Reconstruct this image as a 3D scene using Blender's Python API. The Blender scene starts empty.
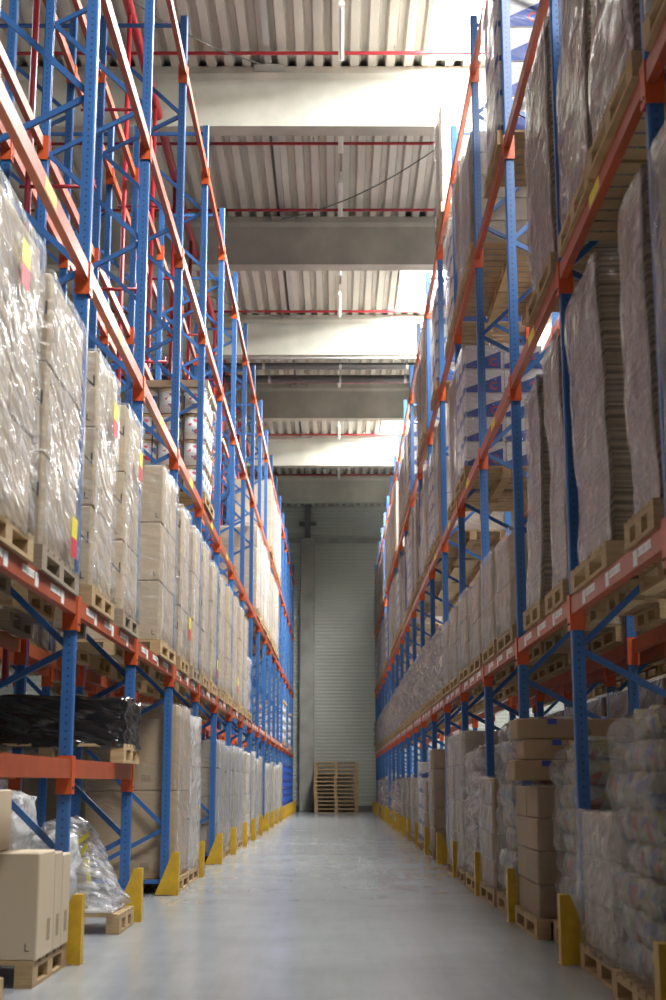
import bpy, math, random
from mathutils import Vector, noise, Matrix
R = random.Random(7)
S = bpy.context.scene
COL = S.collection

# ------------------------------------------------------------------ camera
H = 1.10
F_PX = 1389.0
cam_d = bpy.data.cameras.new('camera')
cam = bpy.data.objects.new('camera', cam_d); COL.objects.link(cam)
cam_d.sensor_fit = 'VERTICAL'; cam_d.sensor_height = 36.0; cam_d.sensor_width = 24.0
cam_d.lens = F_PX * 36.0 / 1000.0
cam.location = (0, 0, H)
PITCH = math.atan(283.0 / F_PX)
cam.rotation_euler = (math.pi / 2 + PITCH, 0, 0.0025)
cam_d.clip_end = 200
cam_d.dof.use_dof = True; cam_d.dof.focus_distance = 14.5; cam_d.dof.aperture_fstop = 2.8
S.camera = cam
# ------------------------------------------------------------------ exposure, world, daylight
S.view_settings.view_transform = 'Standard'; S.view_settings.look = 'None'
S.view_settings.gamma = 1.0; S.view_settings.use_curve_mapping = False
S.view_settings.exposure = 0.36
w = bpy.data.worlds.new('world'); S.world = w; w.use_nodes = True
w.node_tree.nodes['Background'].inputs[0].default_value = (0.75, 0.82, 0.95, 1)
w.node_tree.nodes['Background'].inputs[1].default_value = 0.3
SKY_Z = 12.42
# skylight openings: (x0, x1, y0, y1)
SKYL = [(1.45, 4.6, -9.3, -3.9), (1.45, 4.6, 2.75, 8.05), (1.45, 4.6, 14.75, 20.05), (1.45, 4.6, 26.75, 32.05),
        (1.45, 4.6, 38.75, 44.05),
        (-9.5, -6.9, 14.75, 20.05)]  # unseen left skylight, added to light the rear racks
SKY_W = [350, 1600, 3000, 2900, 3900, 40]
def area(name, loc, rot, sx, sy, power, col):
    l = bpy.data.lights.new(name, 'AREA'); l.shape = 'RECTANGLE'; l.size = sx; l.size_y = sy
    l.energy = power; l.color = col
    o = bpy.data.objects.new(name, l); COL.objects.link(o); o.location = loc; o.rotation_euler = rot
    return o
for (x0, x1, y0, y1), p in zip(SKYL, SKY_W):
    area('daylight', ((x0+x1)/2, (y0+y1)/2, SKY_Z-0.1), (0, 0, 0), x1-x0, y1-y0, p, (1.0, 0.995, 0.97))
# soft fill lamp added behind the camera to brighten the near floor
area('added_fill_lamp', (6.5, -9.0, 3.0), (math.radians(86), 0, math.radians(30)), 5, 5, 30, (0.93, 0.97, 1.0))

# ------------------------------------------------------------------ node helpers
def mat(name, col, rough=0.6, metal=0.0, noise_amt=0.0, noise_scale=8.0, bump=0.0, bump_scale=30.0, spec=0.5, col2=None):
    m = bpy.data.materials.new(name); m.use_nodes = True
    nt = m.node_tree; b = nt.nodes['Principled BSDF']
    b.inputs['Base Color'].default_value = (*col, 1); b.inputs['Roughness'].default_value = rough
    b.inputs['Metallic'].default_value = metal; b.inputs['Specular IOR Level'].default_value = spec
    tc = nt.nodes.new('ShaderNodeTexCoord')
    if noise_amt > 0 or col2:
        n = nt.nodes.new('ShaderNodeTexNoise'); n.inputs['Scale'].default_value = noise_scale
        n.inputs['Detail'].default_value = 4
        nt.links.new(tc.outputs['Object'], n.inputs['Vector'])
        mx = nt.nodes.new('ShaderNodeMix'); mx.data_type = 'RGBA'
        c2 = col2 or tuple(c*(1-noise_amt) for c in col)
        mx.inputs['A'].default_value = (*col, 1); mx.inputs['B'].default_value = (*c2, 1)
        rmp = nt.nodes.new('ShaderNodeMapRange'); rmp.inputs['From Min'].default_value = .35; rmp.inputs['From Max'].default_value = .65
        nt.links.new(n.outputs['Fac'], rmp.inputs['Value'])
        nt.links.new(rmp.outputs['Result'], mx.inputs['Factor'])
        nt.links.new(mx.outputs['Result'], b.inputs['Base Color'])
    if bump > 0:
        n2 = nt.nodes.new('ShaderNodeTexNoise'); n2.inputs['Scale'].default_value = bump_scale
        nt.links.new(tc.outputs['Object'], n2.inputs['Vector'])
        bp = nt.nodes.new('ShaderNodeBump'); bp.inputs['Strength'].default_value = bump; bp.inputs['Distance'].default_value = 0.02
        nt.links.new(n2.outputs['Fac'], bp.inputs['Height']); nt.links.new(bp.outputs['Normal'], b.inputs['Normal'])
    return m
def N(nt, t, **kw):
    n = nt.nodes.new(t)
    for k, v in kw.items(): setattr(n, k, v)
    return n
def mth(nt, op, a, b=None, c=None):
    n = nt.nodes.new('ShaderNodeMath'); n.operation = op
    for i, v in enumerate((a, b, c)):
        if v is None: continue
        if isinstance(v, (int, float)): n.inputs[i].default_value = v
        else: nt.links.new(v, n.inputs[i])
    return n.outputs[0]
def mixc(nt, fac, a, b):
    n = nt.nodes.new('ShaderNodeMix'); n.data_type = 'RGBA'
    if isinstance(fac, (int, float)): n.inputs['Factor'].default_value = fac
    else: nt.links.new(fac, n.inputs['Factor'])
    for k, v in (('A', a), ('B', b)):
        if isinstance(v, tuple): n.inputs[k].default_value = (*v, 1)
        else: nt.links.new(v, n.inputs[k])
    return n.outputs['Result']

def perforated(name, col):
    m = mat(name, col, 0.38, noise_amt=.15, noise_scale=3)
    nt = m.node_tree; b = nt.nodes['Principled BSDF']
    tc = N(nt, 'ShaderNodeTexCoord'); sp = N(nt, 'ShaderNodeSeparateXYZ'); nt.links.new(tc.outputs['Object'], sp.inputs[0])
    ns = N(nt, 'ShaderNodeSeparateXYZ'); nt.links.new(tc.outputs['Normal'], ns.inputs[0])
    yf = mth(nt, 'GREATER_THAN', mth(nt, 'ABSOLUTE', ns.outputs['Y']), .7)
    u = mth(nt, 'ADD', mth(nt, 'MULTIPLY', yf, sp.outputs['X']), mth(nt, 'MULTIPLY', mth(nt, 'SUBTRACT', 1.0, yf), sp.outputs['Y']))
    z = mth(nt, 'SUBTRACT', mth(nt, 'FRACT', mth(nt, 'DIVIDE', sp.outputs['Z'], .05)), .5)
    z = mth(nt, 'MULTIPLY', z, .05)
    r = mth(nt, 'SQRT', mth(nt, 'ADD', mth(nt, 'MULTIPLY', u, u), mth(nt, 'MULTIPLY', z, z)))
    hole = mth(nt, 'LESS_THAN', r, .0075)
    src = b.inputs['Base Color'].links[0].from_socket
    nt.links.new(mixc(nt, hole, src, (0.012, 0.035, 0.10)), b.inputs['Base Color'])
    return m
M = {}
M['post'] = perforated('blue_perforated_paint', (0.036, 0.13, 0.36))
M['brace'] = mat('blue_paint', (0.034, 0.12, 0.34), .38, noise_amt=.15, noise_scale=4)
M['beam'] = mat('orange_paint', (0.43, 0.082, 0.028), .42, noise_amt=.22, noise_scale=5)
M['conn'] = mat('orange_connector_paint', (0.58, 0.092, 0.022), .4, noise_amt=.12)
M['yellow'] = mat('yellow_paint', (0.60, 0.36, 0.02), .42, noise_amt=.22, noise_scale=9)
M['red'] = mat('red_pipe_paint', (0.36, 0.02, 0.03), .35, noise_amt=.1)
M['zinc'] = mat('galvanised_steel', (0.5, 0.5, 0.5), .4, .8)
M['bolt'] = mat('zinc_bolt', (0.75, 0.7, 0.6), .3, .8)
M['white'] = mat('white_paper', (0.78, 0.78, 0.76), .6)
M['lamp'] = mat('white_lamp_housing', (0.8, 0.8, 0.76), .4)
M['black'] = mat('black_print', (0.03, 0.03, 0.03), .7)
M['printgrey'] = mat('faded_print', (0.16, 0.13, 0.10), .8)
M['signal_yellow'] = mat('yellow_label', (0.8, 0.68, 0.05), .5)
M['signal_red'] = mat('red_label', (0.62, 0.03, 0.05), .5)
M['pipe_grey'] = mat('grey_pipe', (0.10, 0.10, 0.105), .35, noise_amt=.1)
M['steel_dark'] = mat('dark_steel', (0.12, 0.12, 0.12), .5)
M['bin'] = mat('blue_plastic', (0.03, 0.09, 0.45), .35)
M['concrete'] = mat('cast_concrete', (0.49, 0.49, 0.425), .85, noise_amt=.25, noise_scale=1.2, bump=.15, bump_scale=14)
M['column'] = mat('column_concrete', (0.40, 0.40, 0.36), .85, noise_amt=.25, noise_scale=1.5)
M['deck'] = mat('roof_sheet', (0.58, 0.57, 0.51), .5, .15, noise_amt=.12, noise_scale=1)
M['curb'] = mat('skylight_curb_paint', (0.75, 0.74, 0.68), .6)
M['bluetape'] = mat('blue_sticker', (0.03, 0.07, 0.35), .5)

def wood(name, c1, c2):
    m = mat(name, c1, .75); nt = m.node_tree; b = nt.nodes['Principled BSDF']
    tc = N(nt, 'ShaderNodeTexCoord'); mp = N(nt, 'ShaderNodeMapping'); mp.inputs['Scale'].default_value = (2.5, 2.5, 30)
    nt.links.new(tc.outputs['Object'], mp.inputs[0])
    n = N(nt, 'ShaderNodeTexNoise'); n.inputs['Scale'].default_value = 2.2; n.inputs['Detail'].default_value = 6
    nt.links.new(mp.outputs[0], n.inputs['Vector'])
    oi = N(nt, 'ShaderNodeObjectInfo')
    f = mth(nt, 'ADD', mth(nt, 'MULTIPLY', n.outputs['Fac'], 1.1), mth(nt, 'MULTIPLY', oi.outputs['Random'], .35))
    f = mth(nt, 'SUBTRACT', f, .3)
    cl = N(nt, 'ShaderNodeClamp'); nt.links.new(f, cl.inputs[0])
    nt.links.new(mixc(nt, cl.outputs[0], c1, c2), b.inputs['Base Color'])
    return m
M['wood'] = wood('pallet_wood', (0.52, 0.36, 0.185), (0.22, 0.145, 0.075))
M['oldwood'] = wood('weathered_pallet_wood', (0.36, 0.29, 0.20), (0.18, 0.14, 0.10))

def card(name, col, dark=.8, stripes=0):
    m = mat(name, col, .8); nt = m.node_tree; b = nt.nodes['Principled BSDF']
    tc = N(nt, 'ShaderNodeTexCoord')
    n = N(nt, 'ShaderNodeTexNoise'); n.inputs['Scale'].default_value = 3.5; n.inputs['Detail'].default_value = 3
    nt.links.new(tc.outputs['Object'], n.inputs['Vector'])
    oi = N(nt, 'ShaderNodeObjectInfo')
    f = mth(nt, 'ADD', mth(nt, 'MULTIPLY', n.outputs['Fac'], .6), mth(nt, 'MULTIPLY', oi.outputs['Random'], .55))
    c = mixc(nt, f, col, tuple(x*dark for x in col))
    if stripes:
        sp = N(nt, 'ShaderNodeSeparateXYZ'); nt.links.new(tc.outputs['Object'], sp.inputs[0])
        z = mth(nt, 'MULTIPLY', sp.outputs['Z'], stripes)
        n3 = N(nt, 'ShaderNodeTexNoise'); n3.noise_dimensions = '1D'; n3.inputs['Scale'].default_value = 1.0; n3.inputs['Detail'].default_value = 5
        nt.links.new(z, n3.inputs['W'])
        r = N(nt, 'ShaderNodeMapRange'); r.inputs['From Min'].default_value = .38; r.inputs['From Max'].default_value = .62
        nt.links.new(n3.outputs['Fac'], r.inputs['Value'])
        c = mixc(nt, r.outputs['Result'], tuple(x*.35 for x in col), c)
    nt.links.new(c, b.inputs['Base Color'])
    return m
M['carton'] = card('tan_cardboard', (0.56, 0.455, 0.325), .82)
M['carton_mid'] = card('shaded_brown_cardboard', (0.46, 0.33, 0.20), .82)  # brown card darkened to imitate shade on the big left floor cartons
M['carton_dark'] = card('brown_cardboard', (0.36, 0.24, 0.14), .8)
M['carton_grey'] = card('greyish_cardboard', (0.46, 0.40, 0.33), .85)
M['carton_pale'] = card('pale_cardboard', (0.62, 0.56, 0.48), .85)
M['carton_white'] = card('white_carton', (0.74, 0.73, 0.73), .9)
M['kraft'] = card('kraft_sheet', (0.48, 0.35, 0.22), .8)
M['sheets'] = card('stacked_board_edges', (0.42, 0.33, 0.23), .85, 38)
M['print_blue'] = mat('blue_carton_print', (0.045, 0.09, 0.36), .6)
M['print_red'] = mat('red_carton_print', (0.5, 0.06, 0.08), .6)

def film(name, tint, op_lo, op_hi, rough=.16, scale=(2, 2, 12), bump=1.0, dist=.06):
    m = bpy.data.materials.new(name); m.use_nodes = True; nt = m.node_tree
    for n in list(nt.nodes): nt.nodes.remove(n)
    out = N(nt, 'ShaderNodeOutputMaterial')
    tc = N(nt, 'ShaderNodeTexCoord'); mp = N(nt, 'ShaderNodeMapping')
    mp.vector_type = 'TEXTURE'; mp.inputs['Scale'].default_value = tuple(1/q for q in scale); mp.inputs['Rotation'].default_value = (math.radians(-24), math.radians(14), 0)
    nt.links.new(tc.outputs['Object'], mp.inputs[0])
    n = N(nt, 'ShaderNodeTexNoise'); n.inputs['Scale'].default_value = 2.0; n.inputs['Detail'].default_value = 7; n.inputs['Roughness'].default_value = .62
    n.inputs['Distortion'].default_value = .6
    nt.links.new(mp.outputs[0], n.inputs['Vector'])
    bp = N(nt, 'ShaderNodeBump'); bp.inputs['Strength'].default_value = bump; bp.inputs['Distance'].default_value = dist
    nb = N(nt, 'ShaderNodeTexNoise'); nb.inputs['Scale'].default_value = 1.0; nb.inputs['Detail'].default_value = 2.5; nb.inputs['Distortion'].default_value = .8
    nt.links.new(mp.outputs[0], nb.inputs['Vector']); nt.links.new(nb.outputs['Fac'], bp.inputs['Height'])
    r = N(nt, 'ShaderNodeMapRange'); r.inputs['From Min'].default_value = .36; r.inputs['From Max'].default_value = .66
    r.inputs['To Min'].default_value = op_lo; r.inputs['To Max'].default_value = op_hi
    nt.links.new(n.outputs['Fac'], r.inputs['Value'])
    tr = N(nt, 'ShaderNodeBsdfTransparent'); tr.inputs[0].default_value = (.97, .97, .97, 1)
    pr = N(nt, 'ShaderNodeBsdfPrincipled'); pr.inputs['Base Color'].default_value = (*tint, 1); pr.inputs['Roughness'].default_value = rough
    pr.inputs['Specular IOR Level'].default_value = 1.0
    nt.links.new(bp.outputs[0], pr.inputs['Normal'])
    mx = N(nt, 'ShaderNodeMixShader'); nt.links.new(r.outputs['Result'], mx.inputs[0])
    nt.links.new(tr.outputs[0], mx.inputs[1]); nt.links.new(pr.outputs[0], mx.inputs[2])
    nt.links.new(mx.outputs[0], out.inputs[0])
    return m
M['film'] = film('clear_stretch_film', (.74, .74, .77), .06, .72, rough=.13, scale=(2.6, 2.2, 13), dist=.06)  # whitish opaque streaks help imitate glare on the wrap
M['film_loose'] = film('loose_stretch_film', (.80, .80, .82), .35, .85, scale=(5, 5, 6))
M['film_milky'] = film('milky_stretch_film', (.40, .345, .32), .5, .92, rough=.25, scale=(5, 5, 7))
M['film_grey'] = film('grey_stretch_film', (.52, .53, .58), .4, .8)
M['film_side'] = film('thin_stretch_film', (.6, .58, .55), .0, .22, scale=(2,2,18))
M['film_dim'] = film('shaded_stretch_film', (.44, .385, .35), .25, .75, rough=.22, scale=(4,4,9), dist=.05)  # film tint darkened to imitate the dim right side
M['film_bottle'] = film('crinkled_clear_film', (.40,.37,.34), .12, .62, rough=.2, scale=(6,6,8), dist=.05)
M['film_black'] = film('black_stretch_film', (.012, .012, .014), .94, 1.0, rough=.13, scale=(1.6, 1.6, 9), bump=1.0)

def bottles(name, cols, scale):
    m = mat(name, cols[0], .4); nt = m.node_tree; b = nt.nodes['Principled BSDF']
    tc = N(nt, 'ShaderNodeTexCoord'); v = N(nt, 'ShaderNodeTexVoronoi'); v.inputs['Scale'].default_value = scale
    nt.links.new(tc.outputs['Object'], v.inputs['Vector'])
    sp = N(nt, 'ShaderNodeSeparateColor'); nt.links.new(v.outputs['Color'], sp.inputs[0])
    cr = N(nt, 'ShaderNodeValToRGB'); cr.color_ramp.interpolation = 'CONSTANT'
    el = cr.color_ramp.elements
    el[0].position = 0; el[0].color = (*cols[0], 1); el[1].position = 1/len(cols); el[1].color = (*cols[1], 1)
    for i, c in enumerate(cols[2:]): e = el.new((i+2)/len(cols)); e.color = (*c, 1)
    nt.links.new(sp.outputs[0], cr.inputs[0]); nt.links.new(cr.outputs[0], b.inputs['Base Color'])
    return m
M['bottles'] = bottles('mixed_bottles', [(.45, .42, .38), (.38, .35, .30), (.30, .30, .14), (.42, .07, .06), (.5, .47, .42), (.42, .36, .12), (.10, .13, .30), (.30, .27, .2)], 13)
M['sacks'] = bottles('pale_sacks', [(.60, .53, .48), (.56, .50, .50), (.64, .58, .52), (.42, .40, .55), (.58, .50, .44), (.62, .56, .50)], 11)
M['cans'] = bottles('canned_goods', [(.5, .36, .44), (.62, .52, .6), (.42, .3, .42), (.55, .45, .55)], 22)

def tub_mat():
    m = mat('printed_white_tub', (.8, .8, .78), .4); nt = m.node_tree; b = nt.nodes['Principled BSDF']
    tc = N(nt, 'ShaderNodeTexCoord'); sp = N(nt, 'ShaderNodeSeparateXYZ'); nt.links.new(tc.outputs['Object'], sp.inputs[0])
    v = N(nt, 'ShaderNodeTexVoronoi'); v.inputs['Scale'].default_value = 14; nt.links.new(tc.outputs['Object'], v.inputs['Vector'])
    s2 = N(nt, 'ShaderNodeSeparateColor'); nt.links.new(v.outputs['Color'], s2.inputs[0])
    cr = N(nt, 'ShaderNodeValToRGB'); cr.color_ramp.interpolation = 'CONSTANT'; el = cr.color_ramp.elements
    el[0].color = (.8, .8, .78, 1); el[1].position = .66; el[1].color = (.65, .07, .12, 1)
    for p, c in ((.75, (.1, .35, .12)), (.80, (.08, .14, .5)), (.86, (.8, .8, .78))): e = el.new(p); e.color = (*c, 1)
    nt.links.new(s2.outputs[0], cr.inputs[0])
    band = mth(nt, 'MULTIPLY', mth(nt, 'GREATER_THAN', sp.outputs['Z'], .07), mth(nt, 'LESS_THAN', sp.outputs['Z'], .26))
    nt.links.new(mixc(nt, band, (.8, .8, .78), cr.outputs[0]), b.inputs['Base Color'])
    return m
M['tub'] = tub_mat()
M['lid'] = mat('tan_lid', (.62, .44, .24), .5)

def barcode_mat():
    m = mat('barcode_label', (.82, .82, .8), .5); nt = m.node_tree; b = nt.nodes['Principled BSDF']
    tc = N(nt, 'ShaderNodeTexCoord'); sp = N(nt, 'ShaderNodeSeparateXYZ'); nt.links.new(tc.outputs['Object'], sp.inputs[0])
    n = N(nt, 'ShaderNodeTexNoise'); n.noise_dimensions = '1D'; n.inputs['Scale'].default_value = 130
    nt.links.new(sp.outputs['Y'], n.inputs['W'])
    k = mth(nt, 'MULTIPLY', mth(nt, 'GREATER_THAN', n.outputs['Fac'], .55), mth(nt, 'LESS_THAN', mth(nt, 'ABSOLUTE', sp.outputs['Z']), .014))
    nt.links.new(mixc(nt, k, (.82, .82, .8), (.05, .05, .05)), b.inputs['Base Color'])
    return m
M['barcode'] = barcode_mat()
def code_mat():
    m = mat('printed_code_ink', (.3, .22, .15), .8); nt = m.node_tree; b = nt.nodes['Principled BSDF']
    tc = N(nt, 'ShaderNodeTexCoord'); sp = N(nt, 'ShaderNodeSeparateXYZ'); nt.links.new(tc.outputs['Object'], sp.inputs[0])
    n = N(nt, 'ShaderNodeTexNoise'); n.noise_dimensions = '1D'; n.inputs['Scale'].default_value = 260
    nt.links.new(mth(nt, 'ADD', sp.outputs['X'], sp.outputs['Y']), n.inputs['W'])
    nt.links.new(mixc(nt, mth(nt, 'GREATER_THAN', n.outputs['Fac'], .5), (.45, .33, .21), (.12, .10, .08)), b.inputs['Base Color'])
    return m
M['code'] = code_mat()

def floor_mat():
    m = mat('sealed_concrete_floor', (.42, .44, .45), .35); nt = m.node_tree; b = nt.nodes['Principled BSDF']
    tc = N(nt, 'ShaderNodeTexCoord')
    n = N(nt, 'ShaderNodeTexNoise'); n.inputs['Scale'].default_value = .9; n.inputs['Detail'].default_value = 8; n.inputs['Roughness'].default_value = .6
    nt.links.new(tc.outputs['Object'], n.inputs['Vector'])
    mp = N(nt, 'ShaderNodeMapping'); mp.inputs['Scale'].default_value = (6, .5, 1); nt.links.new(tc.outputs['Object'], mp.inputs[0])
    n2 = N(nt, 'ShaderNodeTexNoise'); n2.inputs['Scale'].default_value = 1.4; n2.inputs['Detail'].default_value = 6
    nt.links.new(mp.outputs[0], n2.inputs['Vector'])
    n3 = N(nt, 'ShaderNodeTexNoise'); n3.inputs['Scale'].default_value = 9; n3.inputs['Detail'].default_value = 8; n3.inputs['Roughness'].default_value = .75
    nt.links.new(tc.outputs['Object'], n3.inputs['Vector'])
    f = mth(nt, 'ADD', mth(nt, 'MULTIPLY', n.outputs['Fac'], .5), mth(nt, 'MULTIPLY', n2.outputs['Fac'], .5))
    r = N(nt, 'ShaderNodeMapRange'); r.inputs['From Min'].default_value = .38; r.inputs['From Max'].default_value = .62; nt.links.new(f, r.inputs['Value'])
    c = mixc(nt, r.outputs['Result'], (.37, .395, .41), (.27, .29, .30))
    spk = mth(nt, 'GREATER_THAN', n3.outputs['Fac'], .765)
    c = mixc(nt, spk, c, (.62, .64, .64))
    nt.links.new(c, b.inputs['Base Color'])
    rr = N(nt, 'ShaderNodeMapRange'); rr.inputs['To Min'].default_value = .12; rr.inputs['To Max'].default_value = .28
    nt.links.new(n2.outputs['Fac'], rr.inputs['Value']); nt.links.new(rr.outputs['Result'], b.inputs['Roughness'])
    b.inputs['Specular IOR Level'].default_value = .45
    return m
M['floor'] = floor_mat()
def panel_mat():
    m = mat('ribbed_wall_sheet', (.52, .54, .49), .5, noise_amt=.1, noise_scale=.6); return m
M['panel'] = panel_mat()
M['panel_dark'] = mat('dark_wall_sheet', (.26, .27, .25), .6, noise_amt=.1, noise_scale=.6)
def sky_panel():
    m = bpy.data.materials.new('translucent_skylight'); m.use_nodes = True; nt = m.node_tree
    b = nt.nodes['Principled BSDF']; b.inputs['Base Color'].default_value = (.8, .8, .8, 1)
    b.inputs['Emission Color'].default_value = (1, .99, .96, 1); b.inputs['Emission Strength'].default_value = 6.0
    return m
M['skylight'] = sky_panel()

# ------------------------------------------------------------------ mesh helpers
class MB:
    def __init__(s): s.v = []; s.f = []; s.mi = []
    def add(s, vs, fs, mi=0):
        o = len(s.v); s.v += [tuple(v) for v in vs]; s.f += [tuple(i+o for i in f) for f in fs]; s.mi += [mi]*len(fs); return s
    def box(s, x0, x1, y0, y1, z0, z1, mi=0):
        return s.add([(x0,y0,z0),(x1,y0,z0),(x1,y1,z0),(x0,y1,z0),(x0,y0,z1),(x1,y0,z1),(x1,y1,z1),(x0,y1,z1)],
                     [(0,3,2,1),(4,5,6,7),(0,1,5,4),(1,2,6,5),(2,3,7,6),(3,0,4,7)], mi)
    def cbox(s, x0, x1, y0, y1, z0, z1, c=.006, mi=0):       # box with chamfered vertical and horizontal edges
        vs = []
        for z, i in ((z0, c), (z0+c, 0), (z1-c, 0), (z1, c)):
            a, b_, d, e = x0+i, x1-i, y0+i, y1-i
            vs += [(a+c,d,z),(b_-c,d,z),(b_,d+c,z),(b_,e-c,z),(b_-c,e,z),(a+c,e,z),(a,e-c,z),(a,d+c,z)]
        fs = [tuple(range(7,-1,-1)), tuple(range(24,32))]
        for k in range(3):
            for i in range(8): j = (i+1) % 8; fs.append((k*8+i, k*8+j, k*8+8+j, k*8+8+i))
        return s.add(vs, fs, mi)
    def prism(s, poly, z0, z1, mi=0):                          # poly in XY extruded in z
        n = len(poly)
        vs = [(x,y,z0) for x,y in poly]+[(x,y,z1) for x,y in poly]
        return s.add(vs, [tuple(range(n-1,-1,-1)), tuple(range(n,2*n))]+[(i,(i+1)%n,n+(i+1)%n,n+i) for i in range(n)], mi)
    def extr(s, poly, y0, y1, mi=0):                           # poly in XZ extruded in y
        n = len(poly)
        vs = [(x,y0,z) for x,z in poly]+[(x,y1,z) for x,z in poly]
        return s.add(vs, [tuple(range(n)), tuple(range(2*n-1,n-1,-1))]+[((i+1)%n,i,n+i,n+(i+1)%n) for i in range(n)], mi)
    def bar(s, p, q, wx, wy, mi=0):                            # bar of section wx * wy between two points
        p = Vector(p); q = Vector(q); d = (q-p).normalized()
        up = Vector((0,1,0)) if abs(d.y) < .9 else Vector((0,0,1))
        a = d.cross(up).normalized()*wx/2; b = d.cross(a).normalized()*wy/2
        vs = [p-a-b,p+a-b,p+a+b,p-a+b,q-a-b,q+a-b,q+a+b,q-a+b]
        return s.add(vs, [(0,1,2,3),(7,6,5,4),(0,4,5,1),(1,5,6,2),(2,6,7,3),(3,7,4,0)], mi)
    def tube(s, p, q, r, n=12, r2=None, mi=0):
        p = Vector(p); q = Vector(q); d = (q-p).normalized(); r2 = r if r2 is None else r2
        up = Vector((0,0,1)) if abs(d.z) < .9 else Vector((1,0,0))
        a = d.cross(up).normalized(); b = d.cross(a).normalized()
        vs = [p+(a*math.cos(t)+b*math.sin(t))*r for t in [2*math.pi*i/n for i in range(n)]]
        vs += [q+(a*math.cos(t)+b*math.sin(t))*r2 for t in [2*math.pi*i/n for i in range(n)]]
        return s.add(vs, [tuple(range(n)), tuple(range(2*n-1,n-1,-1))]+[(i,n+i,n+(i+1)%n,(i+1)%n) for i in range(n)], mi)
    def mesh(s, name, mats, smooth=False):
        me = bpy.data.meshes.new(name); me.from_pydata(s.v, [], s.f)
        for m in (mats if isinstance(mats, (list, tuple)) else [mats]): me.materials.append(m)
        if any(s.mi): me.polygons.foreach_set('material_index', s.mi)
        if smooth: me.polygons.foreach_set('use_smooth', [True]*len(s.f))
        me.update(); return me
def wobble(x0, x1, y0, y1, z0, z1, step, amp, seed, fz=1.0, freq=3.0, fn=None, top=True):
    """closed box surface cut into a grid, each vertex pushed outward by noise (or by fn)"""
    nx = max(2, int((x1-x0)/step)); ny = max(2, int((y1-y0)/step)); nz = max(2, int((z1-z0)/step))
    idx = {}; vs = []; fs = []
    cx, cy = (x0+x1)/2, (y0+y1)/2
    def V(i, j, k):
        if (i,j,k) in idx: return idx[(i,j,k)]
        p = Vector((x0+(x1-x0)*i/nx, y0+(y1-y0)*j/ny, z0+(z1-z0)*k/nz))
        d = Vector(((-1 if i == 0 else 1 if i == nx else 0), (-1 if j == 0 else 1 if j == ny else 0), (.6 if k == nz else 0)))
        if d.length > 0: d.normalize()
        a = noise.noise(Vector((p.x*freq+seed, p.y*freq, p.z*freq*fz)))*amp
        if fn: a += fn(p, seed)
        idx[(i,j,k)] = len(vs); vs.append(p+d*a); return idx[(i,j,k)]
    for i in range(nx):
        for k in range(nz):
            fs.append((V(i,0,k),V(i+1,0,k),V(i+1,0,k+1),V(i,0,k+1))); fs.append((V(i+1,ny,k),V(i,ny,k),V(i,ny,k+1),V(i+1,ny,k+1)))
        for j in range(ny):
            if top: fs.append((V(i,j,nz),V(i+1,j,nz),V(i+1,j+1,nz),V(i,j+1,nz)))
            fs.append((V(i,j+1,0),V(i+1,j+1,0),V(i+1,j,0),V(i,j,0)))
    for j in range(ny):
        for k in range(nz):
            fs.append((V(0,j+1,k),V(0,j,k),V(0,j,k+1),V(0,j+1,k+1))); fs.append((V(nx,j,k),V(nx,j+1,k),V(nx,j+1,k+1),V(nx,j,k+1)))
    mb = MB(); mb.add(vs, fs); return mb
CACHE = {}
def cached(key, fn):
    if key not in CACHE: CACHE[key] = fn()
    return CACHE[key]
def link(name, data, loc=(0,0,0), parent=None, rz=0):
    o = bpy.data.objects.new(name, data); COL.objects.link(o); o.location = loc; o.rotation_euler = (0,0,rz)
    if parent is not None: o.parent = parent
    return o
def tag(o, label, cat, group=None):
    o['label'] = label; o['category'] = cat; o['kind'] = 'thing'
    if group: o['group'] = group
    return o
def thing(name, label, cat, loc=(0,0,0), rz=0, group=None):
    return tag(link(name, None, loc, None, rz), label, cat, group)
def struct(name, me, label=None):
    o = link(name, me); o['kind'] = 'structure'
    if label: o['label'] = label
    return o
ORD = ['first','second','third','fourth','fifth','sixth','seventh','eighth','ninth','tenth','eleventh','twelfth','thirteenth','fourteenth','fifteenth','sixteenth','seventeenth','eighteenth','nineteenth','twentieth']

CP, SP = math.cos(PITCH), math.sin(PITCH)
def project(x, y, z):
    d = y*CP+(z-H)*SP
    if d < .3: return None
    return (336.5+F_PX*x/d, 500-F_PX*((z-H)*CP-y*SP)/d)
def in_view(x0, x1, y0, y1, z0, z1, m=12):
    ps = [project(x,y,z) for x in (x0,x1) for y in (y0,y1) for z in (z0,z1)]
    if any(p is None for p in ps): return any(p is not None for p in ps)
    xs = [p[0] for p in ps]; ys = [p[1] for p in ps]
    return not (max(xs) < -m or min(xs) > 666+m or max(ys) < -m or min(ys) > 1000+m)

# ------------------------------------------------------------------ building shell
X0, X1, Y0, Y1 = -13.0, 13.0, -13.0, 56.4
struct('floor', MB().box(X0-.3, X1+.3, Y0-.3, Y1+.3, -.2, 0).mesh('floor', M['floor']))
def ribbed(x0, x1, y, z0, z1, pitch=.2, dep=.03):
    pts = []; z = z0
    while z < z1-1e-6:
        for dz, dy in ((0,0),(.075*pitch/.2,0),(.1*pitch/.2,-dep),(.175*pitch/.2,-dep)):
            if z+dz < z1: pts.append((z+dz, y+dy))
        z += pitch
    pts.append((z1, y))
    mb = MB(); vs = []
    for zz, yy in pts: vs += [(x0,yy,zz),(x1,yy,zz)]
    mb.add(vs, [(2*i,2*i+1,2*i+3,2*i+2) for i in range(len(pts)-1)])
    mb.box(x0, x1, y+.02, y+.2, z0, z1)
    return mb
struct('wall_back', ribbed(X0, X1, Y1, .22, 12.6, .14, .02).mesh('wall_back', M['panel']))
struct('wall_left', MB().box(X0-.2, X0, Y0, Y1, 0, 12.6).mesh('wall_left', M['panel_dark']))
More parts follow.
